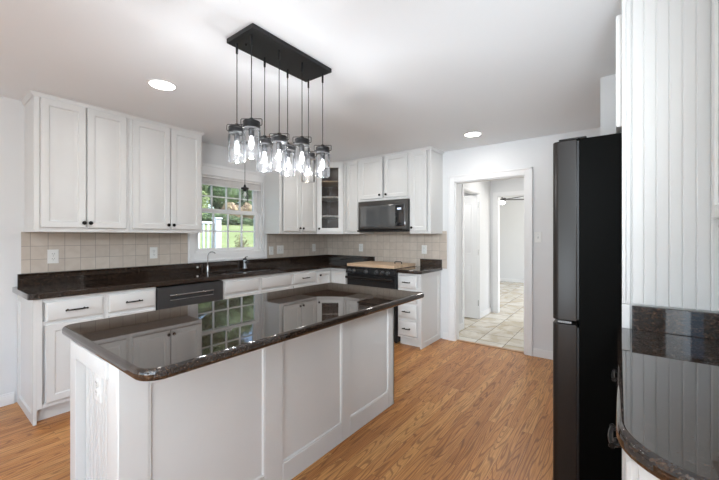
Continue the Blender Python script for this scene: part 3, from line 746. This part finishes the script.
# far side doors and right end frame
b = MB(); b.rings(LY, hI, [(0, 0), (0, -.012), (.07, -.012), (.076, -.004)], M=Matrix(((0, -1, 0, LX - .012), (1, 0, 0, 0), (0, 0, 1, 0), (0, 0, 0, 1)))); b.build('end_panel', M_cab, t)
for k in range(3):
    M = Matrix.Translation((.08 + .58 * (k + 1), LY - .02, 0)) @ Matrix.Rotation(PI, 4, 'Z')
    b = MB(); b.rings(.56, .70, DOORP, M=M, z0=.12); b.build('door', M_cab, t)
ol = outlet('white outlet set in the beadboard end', (.0358, .33, .68), -90, parent=t)
tI = counter('island_countertop', 'polished dark brown granite top with rounded corners on the kitchen island', round_poly([(IX0, IY0), (IX1, IY0), (IX1, IY1), (IX0, IY1)], [.075, .03, .05, .06]), IZ0, IZ1, bev=.015)

# ------------------------------------------------------------------ right-hand side: fridge, enclosure, desk counter
FXx = 1.93
t = thing('refrigerator', 'tall black stainless refrigerator with bottom freezer beside the white beadboard panel', 'refrigerator', (FXx, .151, 0))
fw = .90
MB().box(0, fw, -.75, 0, .03, 1.775).build('cabinet_body', M_fridgeside, t, bevel=.004)
def fdoor(name, z0, z1):
    poly = round_poly([(.0, .008), (fw, .008), (fw, .112), (.0, .112)], [.004, .004, .028, .028])
    d = MB().prism(poly, z0, z1).build(name, M_blacksteel, t, bevel=.005, seg=3)
    MB().box(.006, fw - .006, .0, .009, z0 + .01, z1 - .01).build('gasket', M_black, d)
    return d
fd = fdoor('fridge_door', .902, 1.775); ff2 = fdoor('freezer_drawer', .055, .884)
MB().box(.0, .05, -.03, .085, 1.7752, 1.784).build('hinge_cover', M_black, t, bevel=.004)
MB().box(.004, .05, .03, .09, .887, .8985).build('middle_hinge', M_steelD, t, bevel=.002)
MB().box(.03, fw - .03, -.05, .04, .0, .05).build('base_grille', M_black, t)

# beadboard end panel: faces -X
PX = 1.90
t = thing('beadboard_end_panel', 'tall white beadboard panel reaching the ceiling beside the refrigerator', 'panel', (PX, -.011, 0), -90)
pd = .62
MB().box(0, pd, .006, .026, 0, H - .002).build('panel_board', M_cab, t)
b = MB(); pw = .0405; x = .034
while x < pd - .03:
    b.rings(min(pw, pd - x), H - .002 - 1.016, [(0, .006), (0, .0025), (.0035, -.0005), (.006, -.0005)], x0=x, z0=1.016); x += pw
b.build('beadboard', M_cab, t, smooth=False)
b = MB().box(0, .014, -.008, .006, 1.016, H - .002).box(.014, .030, -.004, .006, 1.016, H - .002); b.build('edge_stile', M_cab, t, bevel=.002)
MB().box(0, .028, -.001, .006, 0, 1.014).build('lower_stile', M_cab, t, bevel=.001)
# over-fridge cabinet (faces +Y)
t = thing('over_fridge_cabinet', 'white cabinet seen edge-on above the refrigerator', 'cabinet', (2.848, -.009, 1.80), 180)
MB().box(0, .92, .019, .62, 0, H - 1.801).build('carcass', M_cab, t)
face_frame(t, .92, 0, H - 1.801, stiles=(.46,))
door(t, .02, .45, .004, .505); door(t, .47, .915, .004, .505)
# upper cabinet over the desk counter
t = thing('wall_cabinet', 'white wall cabinet over the side counter at the right picture edge', 'cabinet', (1.888, -.305, UZ), 180)
MB().box(0, .95, .019, .33, 0, UT - UZ).build('carcass', M_cab, t)
face_frame(t, .95, 0, UT - UZ, stiles=(.475,))
for a, c, k in ((.02, .46, .44), (.49, .93, .51)): door(t, a, c, .033, UT - UZ - .034, (k, .07))
t['label'] = 'white wall cabinet hanging over the side counter beside the beadboard panel'
# side counter
polyS = round_poly([(PX - .001 - .009, .005), (.775, .005), (.775, YS + .001), (PX - .010, YS + .001)], [0, .15, .02, 0], n=14)
tS = counter('countertop', 'dark granite side countertop with rounded end in front of the beadboard panel', polyS, CT0, CT1, bev=.014)
b = MB().box(PX - .030, PX - .0105, -.62, -.045, sz + .0002, sz + .10).box(.80, PX - .030, YS + .001, YS + .02, sz + .0002, sz + .10); b.build('backsplash', M_granite, tS, bevel=.002)
def sidebase(label, x_right, w, kick=(0, 0)):
    t = thing('base_cabinet', label, 'cabinet', (x_right, -.032, 0), 180)
    MB().box(0, w, .019, .60, .10, BT).build('carcass', M_cab, t, bevel=.0015)
    face_frame(t, w, .10, BT, side=.03, rails=(.70,), top=.03, bot=.03)
    MB().box(0, w, .06, .075, 0, .10).build('toe_kick', M_cab, t)
    drawer(t, .02, w - .02, .715, .845, .11); door(t, .02, w - .02, .135, .69, (w - .05, .62))
    return t
sidebase('white side base cabinet with drawer next to the refrigerator panel', 1.885, .50 - G)
t2_ = sidebase('white side base cabinet with drawer at the rounded end of the side counter', 1.385, .50)
end_panel(t2_, .50, 0, .60, 1)

# ------------------------------------------------------------------ lights as things
def recessed(x, y, label, vis=True):
    t = thing('recessed_ceiling_light', label, 'ceiling light', (x, y, H))
    b = MB().lathe([(.098, -.0005), (.098, -.004), (.092, -.007), (.080, -.006), (.078, -.0005)], n=40); b.build('trim_ring', M_trim, t)
    MB().lathe([(.080, -.004), (.078, -.0055), (.0, -.006)], n=40, cap=False).build('lens', M_lamp, t)
    light('recessed_lamp' if x < 2 else 'recessed_lamp_door', 'AREA', (x, y, H - .012), (0, 0, 0), 4.0, (1, .975, .94), shape='DISK', size=.15)
    return t
recessed(1.10, 2.59, 'round recessed ceiling light above the left wall cabinets')
recessed(3.61, 1.23, 'round recessed ceiling light in front of the doorway')
for x, y in ((-.9, 2.5), (-.9, .7), (1.3, .35), (3.0, 2.75)):
    light('recessed_lamp_%d' % round(x * 10 + y), 'AREA', (x, y, H - .012), (0, 0, 0), 4.0, (1, .975, .94), shape='DISK', size=.15)  # extra downlights added for brightness, no fixture built

t = thing('pendant_chandelier', 'black rectangular ceiling plate hanging eight glass jar pendants over the island', 'pendant light', (1.36, 1.59, H))
b = MB().box(-.305, .292, -.117, .117, -.026, -.0005); pt = b.build('ceiling_plate', M_black, t, bevel=.002)
b = MB().lathe([(.006, -.026), (.006, -.034), (.003, -.036)], (-.235, .04, 0), n=12); b.build('plate_screw', M_black, pt)
GX = [-.273, -.09, .085, .266]; GY = [.068, -.062]
JZ = {(0, 0): 1.908, (0, 1): 1.912, (1, 0): 1.886, (1, 1): 1.878, (2, 0): 1.884, (2, 1): 1.900, (3, 0): 1.868, (3, 1): 1.888}
def make_jar(parent, warm):
    # origin at the cap top
    cp_ = MB().lathe([(.010, .014), (.012, .0), (.030, -.002), (.043, -.004), (.0445, -.010), (.0425, -.014), (.0445, -.018), (.0445, -.036), (.041, -.040)], n=32).build('cap', M_black, parent)
    b = MB().tube([(-.0445, 0, -.022), (-.053, 0, -.022), (-.055, 0, -.018), (-.055, 0, .008), (-.051, 0, .011), (-.008, 0, .011)], .0022, 6)
    b.tube([(.0445, 0, -.022), (.053, 0, -.022), (.055, 0, -.018), (.055, 0, .008), (.051, 0, .011), (.008, 0, .011)], .0022, 6)
    bail = b.build('wire_bail', M_black, parent); bail.rotation_euler = (0, 0, R(-53))
    b = MB(); n = 80
    b.lathe([(.040, -.036), (.0445, -.048), (.0455, -.06), (.0455, -.185), (.043, -.192), (.030, -.195), (.0, -.196)], n=n, cap=False)
    for v in b.bm.verts:
        z = v.co.z
        if -.19 < z < -.05:
            a = math.atan2(v.co.y, v.co.x); k = 1 + .018 * math.cos(10 * a); v.co.x *= k; v.co.y *= k
    jar = b.build('glass_jar', M_jar, parent)
    so = MB().lathe([(.015, -.036), (.015, -.075), (.012, -.08)], n=16).build('socket', M_black, parent)
    bu = MB().lathe([(.006, -.076), (.008, -.09), (.0125, -.108), (.0135, -.12), (.009, -.138), (.002, -.148)], n=20).build('bulb', M_bulbwarm if warm else M_bulb, parent)
    return [cp_, bail, jar, so, bu]
proto = None
for i, gx in enumerate(GX):
    for j, gy in enumerate(GY):
        z = JZ[(i, j)] - H
        e = bpy.data.objects.new('jar_pendant', None); C.objects.link(e); e.parent = t; e.location = (gx, gy, z)
        warm = (i == 3 and j == 0)
        if proto is None: proto = make_jar(e, False)
        else:
            for o in proto:
                c = o.copy(); C.objects.link(c); c.parent = e
                if warm and o.name.startswith('bulb'): c.data = o.data.copy(); c.data.materials[0] = M_bulbwarm
        b = MB().tube([(0, 0, .014), (0, 0, -.05 - z)], .0024, 8); b.lathe([(.006, -.085 - z), (.0065, -.03 - z)], n=10); b.build('cord', M_black, e)
        light('bulb_light', 'POINT', (1.36 + gx, 1.59 + gy, JZ[(i, j)] - .165), (0, 0, 0), .6 if warm else 3.6, (1, .8, .6) if warm else (.97, .98, 1), shadow_soft_size=.012)

# small pendant over the sink
t = thing('sink_pendant', 'single small glass pendant on a black cord in front of the sink window', 'pendant light', (2.345, 3.42, H))
MB().lathe([(.055, -.0005), (.055, -.012), (.02, -.02), (.006, -.028)], n=28).build('ceiling_canopy', M_black, t)
MB().tube([(0, 0, -.02), (0, 0, -.50)], .0028, 8).build('cord', M_black, t)
b = MB().lathe([(.006, -.485), (.014, -.50), (.016, -.515), (.042, -.522), (.044, -.538), (.022, -.545), (.018, -.565)], n=24); b.build('cap', M_black, t)
MB().lathe([(.030, -.539), (.034, -.552), (.037, -.665), (.034, -.685)], n=28, cap=False).build('glass_shade', M_jar, t)
MB().lathe([(.006, -.565), (.014, -.59), (.016, -.61), (.003, -.63)], n=16).build('bulb', M_plastic, t)

# ceiling fan in the far room
t = thing('ceiling_fan', 'dark ceiling fan with a white globe in the bright room past the hall', 'ceiling fan', (8.5, 2.20, H))
MB().lathe([(.05, -.0005), (.05, -.02), (.012, -.03), (.012, -.17), (.08, -.18), (.10, -.21), (.08, -.24), (.03, -.25)], n=24).build('motor', M_black, t)
MB().lathe([(.03, -.248), (.07, -.27), (.06, -.31), (.0, -.33)], n=20, cap=False).build('globe', M_lamp, t)
for k in range(5):
    a = R(-58 + 72 * k)
    b = MB(); b.box(.08, .62, -.07, .07, -.218, -.208); o = b.build('blade', M_fan, t, bevel=.002); o.rotation_euler = (R(12), 0, a)

# ------------------------------------------------------------------ outdoors, beyond the sink window
def gz(y): return .45 + .085 * (y - 4)
b = MB(); ys = [3.95, 8, 14, 22, 34, 60]; xs = [-25, -8, 0, 4, 9, 16, 30, 50, 75]
g = [[b.bm.verts.new((x, y, gz(y) + .15 * math.sin(x * .4) * (y > 10) + (.05 * max(0, y - 34)))) for x in xs] for y in ys]
for r0, r1 in zip(g, g[1:]):
    for k in range(len(xs) - 1): b.bm.faces.new((r0[k], r0[k + 1], r1[k + 1], r1[k]))
struct('ground_lawn', b, M_grass)
def foliage(name, blobs, n, size, mat, parent, rng):
    me = bpy.data.meshes.new(name); vs = []; fs = []
    tot = sum(r[0] * r[2] for c, r in blobs)
    for c, r in blobs:
        for _ in range(int(n * r[0] * r[2] / tot)):
            d = Vector((rng.gauss(0, 1), rng.gauss(0, 1), rng.gauss(0, 1))).normalized() * (rng.random() ** .33 * .25 + .78)
            p = Vector((c[0] + d.x * r[0], c[1] + d.y * r[1], c[2] + d.z * r[2]))
            u = Vector((rng.gauss(0, 1), rng.gauss(0, 1), rng.gauss(0, .6))).normalized(); v = u.orthogonal().normalized()
            s = size * (.6 + rng.random() * .8); i = len(vs)
            vs += [p - u * s, p + v * s * .5, p + u * s, p - v * s * .5]; fs.append((i, i + 1, i + 2, i + 3))
    me.from_pydata([tuple(v) for v in vs], [], fs); me.materials.append(mat)
    o = bpy.data.objects.new(name, me); C.objects.link(o); o.parent = parent; return o
def tree(label, x, y, hgt, wid, mat, seed, n=5000, group=None):
    rng = random.Random(seed); z = gz(y) - .1
    t = thing('tree', label, 'tree', (x, y, z), 0, group)
    MB().tube([(0, 0, 0), (.05, 0, hgt * .3), (0, .05, hgt * .7)], [.22, .16, .06], 10).build('trunk', M_bark, t)
    bl_ = [((rng.uniform(-.24, .24) * wid, rng.uniform(-.2, .2) * wid, hgt * (.14 + .72 * _ / 13)), (wid * rng.uniform(.2, .25),) * 2 + (hgt * rng.uniform(.1, .13),)) for _ in range(14)]
    foliage('crown', bl_, n, .22, mat, t, rng)
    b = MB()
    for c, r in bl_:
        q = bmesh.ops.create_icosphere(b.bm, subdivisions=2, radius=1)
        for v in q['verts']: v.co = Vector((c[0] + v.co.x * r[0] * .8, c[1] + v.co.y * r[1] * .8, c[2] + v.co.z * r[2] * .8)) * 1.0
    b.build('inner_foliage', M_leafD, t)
    return t
TR = [(5.8, 39, 16, 9.4, 0, 'dark front-row tree farthest left beyond the lawn'), (15.3, 40, 17, 9.4, 1, 'light green front-row tree second from the left'), (24.8, 39, 16, 9.4, 0, 'dark front-row tree filling the window view behind the blush shrubs'),
      (34.3, 40, 17, 9.4, 1, 'light green front-row tree second from the right'), (43.8, 39, 16, 9.4, 0, 'dark front-row tree farthest right beyond the lawn'),
      (7.5, 52, 23, 12, 0, 'tall back-row tree farthest left'), (19.6, 52, 24, 12, 1, 'tall light green back-row tree second from the left'), (31.7, 53, 23, 12, 0, 'tall back-row tree in the middle of the tree line'),
      (43.8, 52, 24, 12, 1, 'tall light green back-row tree second from the right'), (55.9, 53, 23, 12, 0, 'tall back-row tree farthest right')]
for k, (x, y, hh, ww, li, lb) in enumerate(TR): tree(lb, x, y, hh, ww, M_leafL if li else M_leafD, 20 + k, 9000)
def shrub(label, x, y, rx, rz, mat, seed, n=900, size=.09, name='shrub', ry=None):
    ry = ry or rx * .6
    t = thing(name, label, 'shrub', (x, y, gz(y)), 0)
    rng = random.Random(seed)
    MB().tube([(0, 0, 0), (0, .02, rz * .8)], [.03, .015], 6).build('stem', M_bark, t)
    foliage('foliage', [((rng.uniform(-.6, .6) * rx, rng.uniform(-.3, .3) * ry, rz * rng.uniform(.4, 1.1)), (rx * .4, ry * .6, rz * .5)) for _ in range(9)], n, size, mat, t, rng)
shrub('blush and tan flowering shrub at the top of the lawn', 18.9, 29.5, 1.15, 1.25, M_leafP, 3, 3600, .11)
shrub('second blush flowering shrub, right of the first beyond the lawn', 21.5, 30, 1.2, 1.3, M_leafP, 5, 3600, .11)
shrub('bright green shrub beyond the railing at the left panes', 15.6, 29.5, 1.6, 1.7, M_leafL, 7, 4000, .12)
shrub('dark green low hedge at the far edge of the lawn behind the porch post', 16.5, 24.5, 4.6, .5, M_leafD, 8, 4500, .10, ry=.7)
shrub('small sparse brown shrub in front of the lawn', 5.85, 8.6, .26, .34, M_leafB, 11, 420, .03)
# porch railing with post
t = thing('porch_railing', 'white porch railing with slim balusters outside the window', 'railing', (1.2, 6.0, .50))
MB().box(0, 2.26, -.03, .03, 1.04, 1.08).build('top_rail', M_rail, t, bevel=.004)
MB().box(0, 2.26, -.025, .025, .08, .12).build('bottom_rail', M_rail, t, bevel=.004)
MB().box(2.26, 2.37, -.055, .055, .0, 1.13).box(2.245, 2.385, -.07, .07, 1.13, 1.16).build('post', M_rail, t, bevel=.004)
bal = None
for k in range(26):
    x = .05 + k * .087
    if bal is None: bal = MB().box(-.016, .016, -.016, .016, .12, 1.04).build('baluster', M_rail, t, bevel=.003); bal.location = (x, 0, 0)
    else: c = bal.copy(); C.objects.link(c); c.parent = t; c.location = (x, 0, 0)
struct('ground_deck', MB().box(0, 3.6, 3.97, 6.08, .46, .498), M_rail)

# ------------------------------------------------------------------ group names for the repeats
GR = {'wall_cabinet': 'white wall cabinets', 'base_cabinet': 'white base cabinets', 'electrical_outlet': 'white outlets on the walls', 'light_switch': 'white switch plates on the walls',
      'recessed_ceiling_light': 'recessed ceiling lights', 'countertop': 'dark granite countertops along the walls', 'tree': 'trees beyond the lawn', 'shrub': 'shrubs around the lawn'}
for o in list(SC.objects):
    st = o.name.split('.')[0]
    if o.parent is None and st in GR: o['group'] = GR[st]
